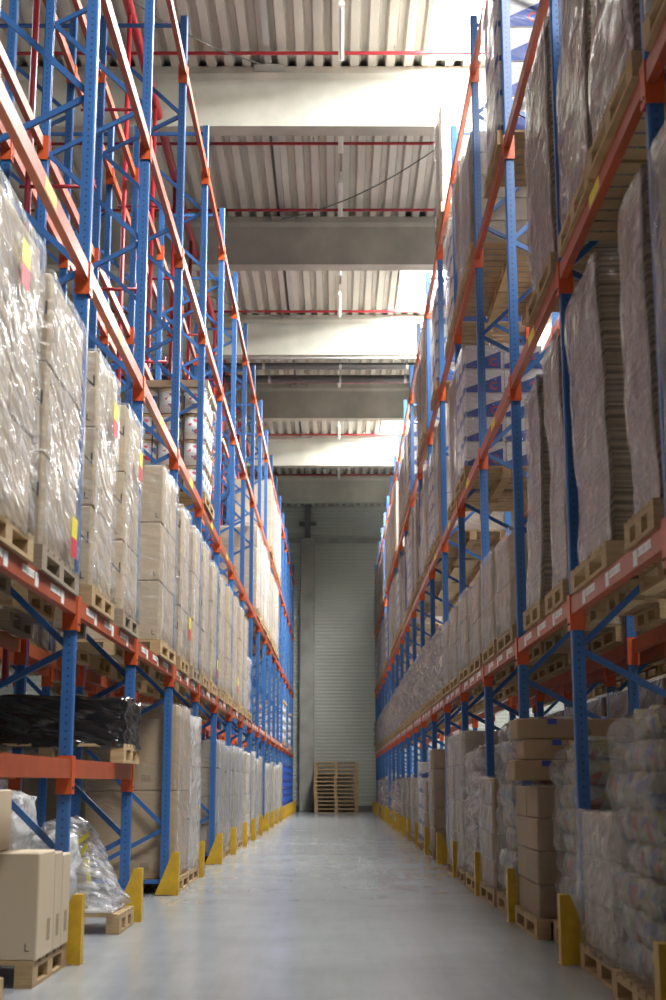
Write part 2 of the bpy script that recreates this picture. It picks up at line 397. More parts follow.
struct('wall_right', MB().box(X1, X1+.2, Y0, Y1, 0, 12.6).mesh('wall_right', M['panel_dark']))
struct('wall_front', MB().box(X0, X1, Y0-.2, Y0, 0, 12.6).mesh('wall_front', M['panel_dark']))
struct('baseboard_back', MB().box(X0, X1, Y1-.06, Y1+.2, 0, .22).mesh('baseboard_back', mat('dark_plinth', (.16,.16,.16), .8)), 'dark plinth along the foot of the end wall')
DECK = 12.30
def deck(x0, x1, y0, y1):
    P = .285; mb = MB(); vs = []; x = x0
    prof = []
    k = 0
    while x < x1:
        for dx, dz in ((0,0),(.13,0),(.165,.13),(.25,.13)):
            if x+dx < x1: prof.append((x+dx, DECK+dz))
        x += P
    prof.append((x1, DECK))
    for a, z in prof: vs += [(a,y0,z),(a,y1,z)]
    mb.add(vs, [(2*i,2*i+1,2*i+3,2*i+2) for i in range(len(prof)-1)])
    mb.add([(x0,y0,DECK+.16),(x1,y0,DECK+.16),(x1,y1,DECK+.16),(x0,y1,DECK+.16)], [(0,1,2,3)])
    return mb
BEAM_Y = [20.4+6.0*k for k in range(-5, 6)]
nb = 0
ys = [Y0]+[b for b in BEAM_Y if b > Y0]+[Y1+.2]
for a, b in zip(ys[:-1], ys[1:]):
    sk = [s for s in SKYL if a < (s[2]+s[3])/2 < b]
    cuts = sorted(sk, key=lambda s: s[0]); x = X0
    mb = MB()
    for s in cuts:
        t = deck(x, s[0], a+.0, b); mb.add(t.v, t.f); x = s[1]
        t = deck(s[0], s[1], a, s[2]); mb.add(t.v, t.f); t = deck(s[0], s[1], s[3], b); mb.add(t.v, t.f)
    t = deck(x, X1, a, b); mb.add(t.v, t.f)
    struct('ceiling', mb.mesh('ceiling', M['deck']))
for i, (x0, x1, y0, y1) in enumerate(SKYL):
    r = link('window_%d' % (i+1), None, ((x0+x1)/2, (y0+y1)/2, SKY_Z)); r['kind'] = 'structure'
    hx, hy = (x1-x0)/2, (y1-y0)/2
    link('skylight_pane', MB().box(-hx, hx, -hy, hy, .0, .03).mesh('skylight_pane', M['skylight']), parent=r)
    c = MB().box(-hx-.04, -hx, -hy, hy, -.15, .1).box(hx, hx+.04, -hy, hy, -.15, .1).box(-hx-.04, hx+.04, -hy-.04, -hy, -.15, .1).box(-hx-.04, hx+.04, hy, hy+.04, -.15, .1)
    link('skylight_curb', c.mesh('skylight_curb', M['curb']), parent=r)
for k, by in enumerate(BEAM_Y):
    if by < Y0: continue
    o = struct('concrete_roof_beam', MB().extr([(X0,0),(X1,0),(X1,.08),(X0,.08)], 0, .01).mesh('x', M['concrete']), 'deep concrete roof beam spanning the hall')
    m = MB()
    # section: bottom flange wider than web, extruded along x
    sec = [(-.02,10.2+H),(.33,10.2+H),(.33,11.0+H),(.38,11.08+H),(.38,DECK-.0),(-.07,DECK-.0),(-.07,11.08+H),(-.02,11.0+H)]
    n = len(sec)
    vs = [(X0,by+a,z) for a,z in sec]+[(X1,by+a,z) for a,z in sec]
    m.add(vs, [tuple(range(n-1,-1,-1)), tuple(range(n,2*n))]+[(i,(i+1)%n,n+(i+1)%n,n+i) for i in range(n)])
    o.data = m.mesh('concrete_roof_beam', M['concrete'])
# wall head beam and columns at the end wall
struct('concrete_wall_head', MB().box(X0, X1, Y1-.16, Y1-.03, 10.78, 10.98).mesh('concrete_wall_head', M['column']))
for cx in (-1.18, 4.9, -7.2, 10.9):
    struct('concrete_column', MB().cbox(cx-.29, cx+.29, Y1-.62, Y1-.17, 0, 10.9, .03).mesh('concrete_column', M['column']))
    struct('steel_column_head', MB().box(cx-.12, cx+.12, Y1-.45, Y1-.2, 10.9, DECK).box(cx-.35, cx+.35, Y1-.4, Y1-.2, 11.45, 11.6).mesh('steel_column_head', M['steel_dark']))
# steel tie along the hall under the sheets
for a, b in zip(BEAM_Y[3:-1], BEAM_Y[4:]):
    t = MB().box(-1.12, -1.02, a+.39, b-.08, DECK-.09, DECK-.005).box(-1.3, -.82, b-.1-.22, b-.08, DECK-.10, DECK-.092)
    struct('steel_roof_tie', t.mesh('steel_roof_tie', M['zinc']))

# ------------------------------------------------------------------ roof services
RP = 'red sprinkler lines under the roof'
k = 0
for i, by in enumerate(BEAM_Y[4:]):
    for (dy, dz, nm) in ((-.75, 12.15, 'in front of'), (2.35, 12.15, 'beyond')):
        y = by+dy
        if y > Y1-.3: continue
        o = link('sprinkler_line', MB().tube((X0+.2, 0, 0), (X1-.2, 0, 0), .028).mesh('sprinkler_line', M['red'], True), (0, y, dz))
        tag(o, 'thin red sprinkler line across the hall %s the %s concrete roof beam' % (nm, ORD[i]), 'pipe', RP)
        hs = cached('hanger', lambda: MB().tube((0, 0, .02), (0, 0, .12), .012, 6).mesh('hanger', M['zinc']))
        for hx in (-3.2, -.4, .9, 3.4): link('hanger', hs, (hx, 0, 0), o)
for i, (y, r, z, lb) in enumerate(((32.05+.95, .085, 11.20, 'nearer dark grey roof pipe crossing below the third concrete beam'), (34.0, .10, 11.17, 'farther dark grey roof pipe crossing behind the third concrete beam'))):
    t = tag(link('roof_pipe', MB().tube((X0+.1,0,0), (X1-.1,0,0), r, 16).mesh('roof_pipe', M['pipe_grey'], True), (0,y,z)), lb, 'pipe', 'dark grey roof pipes')
    for hx in (-1.8+.1*i, 0.1, 1.75, -4.5, 4.5):
        link('pipe_clamp', MB().tube((hx-.03,0,0), (hx+.03,0,0), r+.008, 16).box(hx-.012, hx+.012, -.01, .01, r, r+.45).mesh('pipe_clamp', M['zinc']), parent=t)
tag(link('conduit_pipe', MB().tube((X0+.1,0,0), (X1-.1,0,0), .03, 10).mesh('conduit_pipe', M['zinc'], True), (0, 32.2, 11.16)), 'slim pale conduit above the nearer grey roof pipe', 'pipe')
# main red pipe along the left rack
tag(link('sprinkler_main', MB().tube((0,Y0+1,0), (0,Y1-.3,0), .07, 14).mesh('sprinkler_main', M['red'], True), (-2.82,0,11.47)), 'thick dark red sprinkler main running lengthwise above the left racks', 'pipe')
# fluorescent fittings
fit = MB().box(-.045,.045,-.78,.78,0,.07).box(-.02,.02,-.6,-.57,.07,.32).box(-.02,.02,.57,.6,.07,.32).mesh('housing', M['lamp'])
tubem = MB().tube((0,-.72,-.018),(0,.72,-.018),.016,10).mesh('tube', M['lamp'], True)
for i, by in enumerate(BEAM_Y[4:]):
    for dy, nm in ((-1.6, 'just before'), (-4.4, 'in the bay ahead of')):
        y = by+dy
        t = thing('batten_lamp', 'white batten lamp under the roof %s the %s concrete beam' % (nm, ORD[i]), 'lamp', (.08, y, DECK-.32), 0, 'batten lamps along the roof')
        link('housing', fit, parent=t); link('tube', tubem, parent=t)
# sagging cables
def cable(p, q, sag, lb):
    m = MB(); p = Vector(p); q = Vector(q); prev = None; c = (p+q)/2
    for i in range(15):
        t = i/14; v = p.lerp(q, t)+Vector((0,0,-sag*4*t*(1-t)))-c
        if prev is not None: m.tube(prev, v, .012, 6)
        prev = v
    tag(link('roof_cable', m.mesh('roof_cable', M['steel_dark']), c), lb, 'cable', 'dark cables slung under the roof')
cable((-1.1, 20.2, 12.25), (-3.4, 17.5, 12.2), .2, 'dark cable slung from the steel tie before the first roof beam')
cable((-1.1, 26.2, 12.2), (2.3, 21.6, 12.0), .3, 'dark cable rising rightwards before the second roof beam')
cable((-1.1, 32.3, 12.22), (-3.6, 29.5, 12.2), .2, 'dark cable slung from the steel tie before the third roof beam')

# ------------------------------------------------------------------ racks
BAY = 2.70
def YN(n): return 9.02+BAY*n
FX = {'left': -1.73, 'right': 1.565}
DEP = .92; GAP = .34
LV = {1: (2.17, 2.28), 2: (4.46, 4.57), 3: (6.72, 6.83), 4: (8.92, 9.03)}
LOW = (1.13, 1.25)
TOPZ = 9.66
def post_mesh(s):    # s=+1: aisle towards +x
    a = .04; t = .008
    poly = [(-a,-a),(a,-a),(a,a),(-a,a),(-a,a-.02),(a-t,a-.02) ,(a-t,-a+.02),(-a,-a+.02)] if False else [(-a,-a),(a-.01,-a),(a,-a+.01),(a,a-.01),(a-.01,a),(-a,a),(-a,a-.022),(-a+.028,a-.02),(-a+.028,-a+.02),(-a,-a+.022)]
    poly = [(x*s, y) for x, y in poly]
    poly = [(x, y*.9) for x, y in poly]
    if s < 0: poly = poly[::-1]
    return MB().prism(poly, 0.008, TOPZ).mesh('post', M['post'])
PM = {s: post_mesh(s) for s in (1,-1)}
BASE = MB().box(-.05,.05,-.052,.052,0,.008).mesh('base_plate', M['brace'])
def brace_mesh(dx, dz):     # channel from (0,0,0) to (dx,0,dz)
    m = MB(); m.bar((0,0,0),(dx,0,dz),.042,.006); L = Vector((dx,0,dz)).normalized(); p = Vector((L.z,0,-L.x))*.018
    m.bar(p+Vector((0,.012,0)), p+Vector((dx,.012,dz)), .006, .024); m.bar(-p+Vector((0,.012,0)), -p+Vector((dx,.012,dz)), .006, .024)
    m.tube((0,-.016,0),(0,-.003,0),.012,8,mi=1); m.tube((dx,-.016,dz),(dx,-.003,dz),.012,8,mi=1)
    return m.mesh('brace', [M['brace'], M['bolt']])
def frame(row, n, xf, out, label, group):
    """xf: x of the aisle-side post centre, out: -1/+1 direction away from the aisle"""
    t = thing('rack_frame', label, 'rack frame', (xf, YN(n), 0), 0, group)
    link('post', PM[-out], parent=t); link('post', PM[out], (out*DEP,0,0), t)
    link('base_plate', BASE, parent=t); link('base_plate', BASE, (out*DEP,0,0), t)
    i = .03; w_ = DEP-2*i
    up = cached(('bu',out), lambda: brace_mesh(out*w_, .82)); dn = cached(('bd',out), lambda: brace_mesh(out*w_, -.46))
    hz = cached(('bh',out), lambda: brace_mesh(out*w_, 0))
    z = .66
    while z < TOPZ-.2:
        link('diagonal_brace', dn, (out*i, .0, z-.02), t)
        if z+.84 < TOPZ-.1: link('diagonal_brace', up, (out*i, .0, z+.02), t)
        z += 1.3
    link('horizontal_brace', hz, (out*i,0,.13), t); link('horizontal_brace', hz, (out*i,0,TOPZ-.1), t)
    return t
def beam(xf, out, n, z0, z1, label, group, stickers=False, name='rack_beam', plate=False):
    """xf: x centre of the posts carrying it; out: direction away from the side the beam faces"""
    t = thing(name, label, 'rack beam', (xf, YN(n)+BAY/2, z0), 0, group)
    h = z1-z0; L = BAY/2-.055; f = -out
    def mk():
        # step-section box beam, face towards f
        pts = [(f*.044,0),(f*.044,h),(f*-.004,h),(f*-.004,h-.03),(f*-.006,0)]
        if f < 0: pts = pts[::-1]
        return MB().extr(pts, -L, L).mesh('box_beam', M['beam'])
    link('box_beam', cached(('beam',f,round(h,3)), mk), parent=t)
    def cn(e):
        ya, yb = sorted((e*(L+.002), e*(L+.009)))
        m = MB().box(min(f*-.047,f*.052), max(f*-.047,f*.052), ya, yb, -.10, h+.02)
        yc, yd = sorted((e*(L+.002), e*(BAY/2-.002)))
        m.box(min(f*.0465,f*.053), max(f*.0465,f*.053), yc, yd, -.10, h+.02)
        m.tube((f*.053, e*(BAY/2-.022), -.06), (f*.058, e*(BAY/2-.022), -.06), .008, 6, mi=1)
        return m.mesh('end_connector', [M['conn'], M['black']])
    for e in (-1,1): link('end_connector', cached(('cn',f,e,round(h,3)), lambda: cn(e)), parent=t)
    if plate:
        q = link('capacity_label', cached(('cl',f), lambda: MB().box(0 if f>0 else -.0015, .0015 if f>0 else 0, -.16,.16,-.04,.04).mesh('capacity_label', M['signal_yellow'])), (f*.0442, 0, h/2), t)
        q['label'] = 'yellow capacity label'
    if stickers:
        st = cached(('st',f), lambda: MB().box(0 if f>0 else -.0015, .0015 if f>0 else 0, -.15,.15,-.022,.022).mesh('location_label', M['barcode']))
        sq = cached(('sq',f), lambda: MB().box(0 if f>0 else -.0015, .0015 if f>0 else 0, -.045,.045,-.04,.04).mesh('location_label', M['white']))
        for c in (-.9,-.15,.6):
            link('location_label', st, (f*.0442, c, h/2+.012), t)
            link('location_label', sq, (f*.0442, c+.22, h/2-.004), t)
    return t
LVN = {1:'first', 2:'second', 3:'third', 4:'top'}
def bayname(n): return ORD[n+1]
for side, out in (('left',-1),('right',1)):
    xf = FX[side]
    for n in range(-1, 18):
        y = YN(n)
        if in_view(xf-.05, xf+.05, y-.05, y+.05, 0, TOPZ) or in_view(xf, xf+out*DEP, y-.05, y+.05, 0, TOPZ):
            frame(side, n, xf, out, 'blue perforated rack frame lining the %s of the aisle, %s from the camera' % (side, ORD[n+1]), 'rack frames lining the %s side' % side)
            # yellow post protector
            s = -out
            ex = (-1.58 if side == 'left' else 1.385)-xf
            def pm():
                e = ex; b = e-s*.048; c = e-s*.235
                m = MB()
                m.box(min(b,e), max(b,e), -.075, .03, .006, .42)
                pts = [(c,.006),(b,.006),(b,.42),(b-s*.015,.42)]
                if s < 0: pts = pts[::-1]
                m.extr(pts, -.075, -.063)
                m.box(min(b,e), max(b,e), -.075, .075, 0, .006)
                return m.mesh('post_protector', M['yellow'])
            o = link('post_protector', cached(('pp',side), pm), (xf, y, 0))
            tag(o, 'yellow steel guard at the foot of the %s blue post on the %s' % (ORD[n+1], side), 'post guard', 'yellow guards along the %s side' % side)
        if n == 17: continue
        for l in (1,2,3,4):
            z0, z1 = LV[l]
            if in_view(xf-.05, xf+.05, y, y+BAY, z0-.1, z1):
                beam(xf, out, n, z0, z1, 'orange aisle-side beam, %s rack, %s level, %s bay from the camera' % (side, LVN[l], bayname(n)), 'aisle-side orange beams', l == 1, plate=(l == 2 and n < 5))
            if in_view(xf+out*DEP-.05, xf+out*DEP+.05, y, y+BAY, z0-.1, z1) and n < 12:
                beam(xf+out*DEP, -out, n, z0, z1, 'orange rear beam, %s rack, %s level, %s bay from the camera' % (side, LVN[l], bayname(n)), 'rear orange beams')
for n in (-1, 0):
    beam(FX['left'], -1, n, LOW[0], LOW[1], 'low orange beam near the floor, left rack, %s bay from the camera' % bayname(n), 'low orange beams at the left')
    beam(FX['left']-DEP, 1, n, LOW[0], LOW[1], 'low orange rear beam near the floor, left rack, %s bay' % bayname(n), 'low orange beams at the left')
# rack rows standing back to back behind the two front rows
for side, out, nmax in (('left',-1,13),('right',1,5)):
    xf = FX[side]+out*(DEP+GAP)
    for n in range(-1, nmax):
        y = YN(n)
        if in_view(xf-.05, xf+.05, y-.05, y+.05, 0, TOPZ) or in_view(xf, xf+out*DEP, y-.05, y+.05, 0, TOPZ):
            frame(side, n, xf, out, 'blue rack frame of the row behind the %s rack, %s from the camera' % (side, ORD[n+1]), 'rack frames behind the %s row' % side)
        for l in (1,2,3,4):
            z0, z1 = LV[l]
            if in_view(xf-.05, xf+.05, y, y+BAY, z0-.1, z1):
                beam(xf, out, n, z0, z1, 'orange beam of the row behind the %s rack, %s level, %s bay' % (side, LVN[l], bayname(n)), 'orange beams behind the %s row' % side)
# in-rack sprinkler drops
for n in range(1, 12):
    y = YN(n)+.16; x = -2.82
    if not in_view(x-.1, x+.1, y, y, 2, 11): continue
    t = thing('sprinkler_drop', 'vertical red sprinkler pipe behind the left rack at its %s frame' % ORD[n+1], 'pipe', (x, y, 0), 0, 'red sprinkler drops behind the left rack')
    link('riser', cached('riser', lambda: MB().tube((0,0,1.9),(0,0,11.39),.032,10).mesh('riser', M['red'], True)), parent=t)
    for z in (1.95, 4.2, 6.45, 8.6):
        e = .62 if n < 7 and z > 3 else .1
        link('branch', cached(('branch',e), lambda: MB().tube((-.08,0,0),(e,0,0),.02,8).tube((e-.02,0,-.05),(e-.02,0,.07),.011,6).mesh('branch', M['red'], True)), (0,0,z), t)

# ------------------------------------------------------------------ pallets and loads
PH = .144
def pallet_mesh(wx, wy, nb_=7):
    m = MB()
    for i in range(nb_):      # deck boards run along x
        bw = wy/nb_*.82; y = -wy/2+(wy-bw)*i/(nb_-1)
        m.box(-wx/2, wx/2, y, y+bw, .122, .144)
    for xx in (-wx/2, -.05, wx/2-.1): m.box(xx, xx+.1, -wy/2, wy/2, .1, .122)
    for xx in (-wx/2, -.05, wx/2-.1):
        for yy in (-wy/2, -.07, wy/2-.14): m.box(xx, xx+.1, yy, yy+.14, .022, .1)
        m.box(xx, xx+.1, -wy/2, wy/2, 0, .022)
    return m
def pallet_part(parent, wx=.98, wy=1.2, old=False):
    k = ('pal', wx, wy, old)
    return link('pallet', cached(k, lambda: pallet_mesh(wx, wy).mesh('pallet', M['oldwood' if old else 'wood'])), parent=parent)
def carton_mesh(wx, wy, h, m):
    return cached(('ct', round(wx,3), round(wy,3), round(h,3), m), lambda: MB().cbox(-wx/2, wx/2, -wy/2, wy/2, 0, h, .008).mesh('carton', M[m]))
def textmesh(s, size, m):
    def f():
        c = bpy.data.curves.new('txt', 'FONT'); c.body = s; c.size = size; c.extrude = .0005
        o = bpy.data.objects.new('txt', c); COL.objects.link(o)
        dg = bpy.context.evaluated_depsgraph_get(); dg.update()
        me = bpy.data.meshes.new_from_object(o.evaluated_get(dg)); bpy.data.objects.remove(o)
        me.materials.clear(); me.materials.append(M[m]); return me
    return cached(('tx', s, size, m), f)
def front_text(parent, s, x, y, z, size, m='black'):     # on a face that looks towards -y
    o = link('printed_letters', textmesh(s, size, m), (x, y, z), parent); o.rotation_euler = (math.pi/2, 0, 0); return o
def codes(parent, x, y, z, w_=.09, h_=.07):
    f = lambda: MB().box(0, w_, -.001, 0, 0, h_).mesh('printed_code', M['code'])
    return link('printed_code', cached(('code',w_,h_), f), (x,y,z), parent)

class Load:
    def __init__(s, name, label, x, y, z, aisle, group, wx=.98, wy=1.2, old=False, rz=None, cat='pallet load'):
        s.t = thing(name, label, cat, (x, y, z+.001), R.uniform(-.012,.012) if rz is None else rz, group)
        s.a = aisle; s.wx = wx; s.wy = wy
        pallet_part(s.t, wx, wy, old)
def film_part(t, hx, hy, z0, z1, m='film', amp=.02, seed=0, step=.16, name='stretch_wrap', fn=None):
    def mk():
        me = wobble(-hx, hx, -hy, hy, z0, z1, step, amp, seed*7.3, fn=fn).mesh(name, [M[m], M['film_side']], True)
        for p in me.polygons:
            if abs(p.normal.y) > .6 or p.normal.z > .8: p.material_index = 1  # fainter film on near faces; aisle faces stay whiter to imitate glare
        return me
    return link(name, cached(('fw', round(hx,3), round(hy,3), round(z0,2), round(z1,2), m, amp, seed, step), mk), parent=t)

def load_cartons(lb, x, y, z, a, h, tiers=3, cm='carton', cols=(1,2), group=None, fm='film', detail=0, old=False, letters=None, film_h=1.0, wy=1.2, lz=.4):
    L = Load('wrapped_carton_load', lb, x, y, z, a, group, old=old, wy=wy)
    nx, ny = cols; fx, fy = .93, wy-.06; th = (h-PH)/tiers
    for k in range(tiers):
        for i in range(nx):
            for j in range(ny):
                cx = -fx/2+fx*(i+.5)/nx; cy = -fy/2+fy*(j+.5)/ny
                c = link('carton', carton_mesh(fx/nx-.006, fy/ny-.006, th-.006, cm), (cx+R.uniform(-.006,.006), cy+R.uniform(-.004,.004), PH+k*th+.002), L.t, R.uniform(-.008,.008))
                if detail and j == 0 and (i == (nx-1 if a > 0 else 0)):
                    yy = -fy/ny/2+.002; e = a*(fx/nx/2)
                    if letters: front_text(c, letters, (e-(.185 if len(letters) > 1 else .10) if a > 0 else e+.05), yy, th*.52, .12)
                    codes(c, e-a*.3-.05, yy, th*.1); front_text(c, 'L', e-a*.05-.02, yy, th*.08, .07)
    film_part(L.t, .49, wy/2-.005, PH-.02+ (h-PH)*(1-film_h), h+.012, fm, .022, R.randint(0,3), .14)
    if detail > 1:
        yl = R.uniform(-.1,.25)*wy
        lab = cached(('wl',a), lambda: MB().box(min(0,a*.002),max(0,a*.002),-.09,.09,0,.13,0).box(min(0,a*.002),max(0,a*.002),-.09,.09,-.12,0,1).mesh('warning_label', [M['signal_yellow'], M['signal_red']]))
        q = link('warning_label', lab, (a*.512, yl, lz), L.t); q['label'] = 'yellow and red label'
    return L
def load_sheets(lb, x, y, z, a, h, group=None, seed=1, wy=1.2):
    L = Load('wrapped_board_load', lb, x, y, z, a, group, wy=wy)
    hy = wy/2-.08
    def prof(p, sd): return (.022*math.sin(p.z*1.9+sd*1.7)+.006*math.sin(p.z*8+sd))+.010*noise.noise(Vector((0,sd,p.z*40)))
    me = cached(('sh', round(h,2), seed, wy), lambda: wobble(-.43,.43,-hy,hy,PH,h,.09,.02,seed*3.1,fn=prof).mesh('board_stack', M['sheets'], True))
    link('board_stack', me, parent=L.t)
    # film lies over the aisle side and wraps the corners
    def mk():
        w_ = wobble(-.455,.455,-hy-.025,hy+.025,PH-.02,h+.015,.09,.02,seed*3.1,fn=prof)
        me = w_.mesh('stretch_wrap', [M['film_milky'], M['film_side']], True)
        for p in me.polygons:
            if abs(p.normal.y) > .6: p.material_index = 1
        return me
    link('stretch_wrap', cached(('shf', round(h,2), seed, wy), mk), parent=L.t)
    return L
def load_sacks(lb, x, y, z, a, h, m='sacks', group=None, fm='film_dim', rows=5, bulge=.07, seed=1, name='wrapped_sack_load'):
    L = Load(name, lb, x, y, z, a, group)
    th = (h-PH)/rows; soft = bulge > .02
    def lump(p, sd):
        return bulge*(abs(math.sin(p.z*math.pi/th))**.6-.5)+.5*bulge*math.sin(p.x*14+sd)*math.sin(p.y*13+p.z*5)
    for k in range(rows):
        r = k/rows; ins = (.03*math.sin(k*2.1+seed)+(.10 if k == rows-1 else .015)) if soft else 0
        def mk(ins=ins, k=k):
            def f(p, sd): return bulge*.8*(math.sin(max(0,min(1,(p.z)/th))*math.pi)**.6-.4)+.35*bulge*math.sin(p.x*15+k)*math.sin(p.y*14+k*2)
            return wobble(-.44+ins,.44-ins,-.50+ins,.50-ins,.0,th-.004,.055,.02,seed+k*2.3,fn=f).mesh('sack_layer', M[m], True)
        link('sack_layer', cached(('sk', m, rows, round(th,3), k, seed), mk), (0,0,PH+k*th+.002), L.t)
    def fo(p, sd):
        q = (p.z-PH)/th
        v = bulge*.9*(abs(math.sin(max(q,0)*math.pi))**.6-.3)+.012
        if soft: v += .4*bulge*math.sin(p.y*15+sd)*math.sin(p.z*17+sd)-.14*max(0,(p.z-h+th)/th)**2.2
        return v
    me = cached(('skf', m, rows, round(h,2), seed, fm), lambda: wobble(-.455,.455,-.505,.505,PH-.03,h+.03,.055,.045,seed*5.1,fn=fo,freq=5).mesh('stretch_wrap', M[fm], True))
    link('stretch_wrap', me, parent=L.t)
    return L
def load_blue(lb, x, y, z, a, h, group=None, tiers=5, old=False):
    L = Load('printed_carton_load', lb, x, y, z, a, group, old=old)
    th = (h-PH)/tiers; nx, ny = 2, 3; fx, fy = .92, 1.14
    def pr():
        w_, H_ = fx/nx-.012, th-.01
        m = MB(); y0 = -fy/ny/2+.001
        pts = [(-w_/2,.005),(w_/2-.03,.005),(w_/2-.03,H_*.76),(-w_/2,.055)]
        m.extr(pts, y0-.0015, y0)
        e = a*(fx/nx/2-.002)
        m.add([(e+a*.0015, yy, zz) for yy, zz in ((-fy/ny/2+.01,.02),(fy/ny/2-.02,.02),(fy/ny/2-.02,H_*.45),(-fy/ny/2+.01,H_*.28))], [(0,1,2,3)])
        # red ring
        n = 14
        for i in range(n-3):
            t0, t1 = .8+2*math.pi*i/n, .8+2*math.pi*(i+1)/n; c = (.11, H_*.30)
            m.add([(c[0]+r_*math.cos(t), y0-.003, c[1]+r_*math.sin(t)) for r_, t in ((.05,t0),(.05,t1),(.03,t1),(.03,t0))], [(0,1,2,3)], 1)
        return m.mesh('printed_panel', [M['print_blue'], M['print_red']])
    for k in range(tiers):
        for i in range(nx):
            for j in range(ny):
                if j == 1 and i == (0 if a > 0 else 1): continue
                c = link('carton', carton_mesh(fx/nx-.006, fy/ny-.006, th-.006, 'carton_white'), (-fx/2+fx*(i+.5)/nx, -fy/2+fy*(j+.5)/ny, PH+k*th+.002), L.t)
                if j == 0 or i == (nx-1 if a > 0 else 0): link('printed_panel', cached(('pp5', a, round(th,3)), pr), parent=c)
    film_part(L.t, .487, .59, PH-.02, h+.012, 'film', .018, R.randint(0,2), .16)
    return L
def load_tubs(lb, x, y, z, a, h, group=None, tiers=4):
    L = Load('tub_load', lb, x, y, z, a, group)
    th = (h-PH-.1)/tiers; r = .155
    tm = cached(('tub', round(th,3)), lambda: MB().tube((0,0,0),(0,0,th-.05),r*.9,20,r*.97).mesh('tub', M['tub'], True))
    lm = cached('lid', lambda: MB().tube((0,0,0),(0,0,.03),r,20).mesh('lid', M['lid'], True))
    for k in range(tiers):
        zz = PH+k*th
        link('interlayer_board', cached('ib', lambda: MB().box(-.48,.48,-.59,.59,0,.006).mesh('interlayer_board', M['kraft'])), (0,0,zz+.001), L.t)
        for i in range(3):
            for j in range(4):
                if j not in (0,) and i != (2 if a > 0 else 0): continue
                c = link('tub', tm, ((i-1)*.315, -.43+j*.29, zz+.008), L.t); link('lid', lm, (0,0,th-.05), c)
    link('top_board', cached('tb', lambda: MB().box(-.5,.5,-.61,.61,0,.09).mesh('top_board', M['kraft'])), (0,0,PH+tiers*th+.003), L.t)
    for sx in (-.2,.2): link('strap', cached('strap', lambda: MB().box(-.008,.008,-.617,-.612,PH,h).mesh('strap', M['black'])), (sx,0,0), L.t)
    film_part(L.t, .495, .61, PH-.02, h-.12, 'film_side', .012, 1, .2)
    return L

XC = {'left': -1.655-.49, 'right': 1.49+.49}
SL = (.70, 1.94)
LZ = {0: 0, 1: LV[1][1], 2: LV[2][1], 3: LV[3][1], 4: LV[4][1]}
LVLN = {0: 'on the floor', 1: 'first level', 2: 'second level', 3: 'third level', 4: 'top level'}
def lab(look, side, l, n, sl, row=''):
    pl = ('nearer','farther')[sl]
    where = 'floor' if l == 0 else ('top level' if l == 4 else LVN[l]+' level')
    return '%s, %s %s%s, %s bay, %s place' % (look, side, row, where, bayname(n), pl)
def place(kind, side, l, n, sl, h, **kw):
    a = 1 if side == 'left' else -1
    x = XC[side]; y = YN(n)+SL[sl]; z = LZ[l]
    dx = kw.pop('dx', 0); dy = kw.pop('dy', 0)
    if not in_view(x-.5, x+.5, y-.6, y+.6, z, z+h): return
    x += dx+R.uniform(-.012,.012); y += dy+R.uniform(-.01,.01)
    g = {'c':'wrapped carton loads','s':'wrapped board loads','k':'lumpy sack loads','b':'blue-printed carton loads','t':'tub loads','bt':'bottle loads','p':'can loads'}[kind]+' '+('on the floor' if l == 0 else 'up in the racks')+' at the '+side
    look = kw.pop('look', None)
    if kind == 'c': return load_cartons(lab(look or 'tan cartons in clear film', side, l, n, sl), x, y, z, a, h, group=g, **kw)
    if kind == 's': load_sheets(lab(look or 'stacked brown boards in film', side, l, n, sl), x, y, z, a, h, group=g, **kw)
    if kind == 'k': load_sacks(lab(look or 'lumpy pale sacks in film', side, l, n, sl), x, y, z, a, h, group=g, **kw)
    if kind == 'b': load_blue(lab(look or 'white cartons with blue print', side, l, n, sl), x, y, z, a, h, group=g, **kw)
    if kind == 't': load_tubs(lab(look or 'white printed tubs in layers', side, l, n, sl), x, y, z, a, h, group=g, **kw)
    if kind == 'bt': load_sacks(lab(look or 'bulging film-wrapped coloured bottles', side, l, n, sl), x, y, z, a, h, m='bottles', fm='film_bottle', group=g, name='wrapped_bottle_load', **kw)
    if kind == 'p': load_sacks(lab(look or 'pinkish wrapped cans', side, l, n, sl), x, y, z, a, h, m='cans', fm='film_grey', rows=7, bulge=.008, group=g, name='wrapped_can_load', **kw)

# --- left, first level: tall tan loads
let = {(-1,1):'N', (0,0):'N', (0,1):'N', (2,0):'GN', (3,0):'GN', (4,0):'N'}
pos = {(-1,0):(6.95,1.1),(-1,1):(8.33,1.18),(0,0):(9.84,.92),(0,1):(11.16,.88),(1,1):(13.68,1.2),(2,0):(15.25,.88),(2,1):(16.55,.88),(3,0):(17.72,.9),(3,1):(19.1,.88),
       (4,0):(20.45,.9),(4,1):(21.75,.9),(5,0):(23.1,.9),(5,1):(24.45,.9),(6,0):(25.8,.9)}
lzs = {(-1,0):1.5, (-1,1):.32, (0,0):1.45, (0,1):1.4, (2,0):.5, (3,1):.35, (5,0):.4}
for (n, sl), (cy, wy_) in pos.items():
    place('c', 'left', 1, n, sl, 1.80+R.uniform(-.03,.04), detail=2 if (n,sl) in lzs else 1, lz=lzs.get((n,sl),0), letters=let.get((n,sl)), old=(n,sl) in ((-1,1),(2,1),(0,1)), wy=wy_, dy=cy-(YN(n)+SL[sl]))
place('p', 'left', 1, 6, 1, 1.15)
place('t', 'left', 1, 13, 0, 1.4); place('t', 'left', 1, 13, 1, 1.4); place('t', 'left', 1, 15, 1, 1.3)
# --- left, second level
place('t', 'left', 2, 3, 0, 1.62)
for n, sl in ((7,1),(8,0),(8,1),(9,0),(9,1),(10,0),(10,1),(11,0)):
    place('c', 'left', 2, n, sl, 1.85+R.uniform(-.05,.12), tiers=3+(n % 2), cm='carton' if (n+sl) % 3 else 'carton_pale')
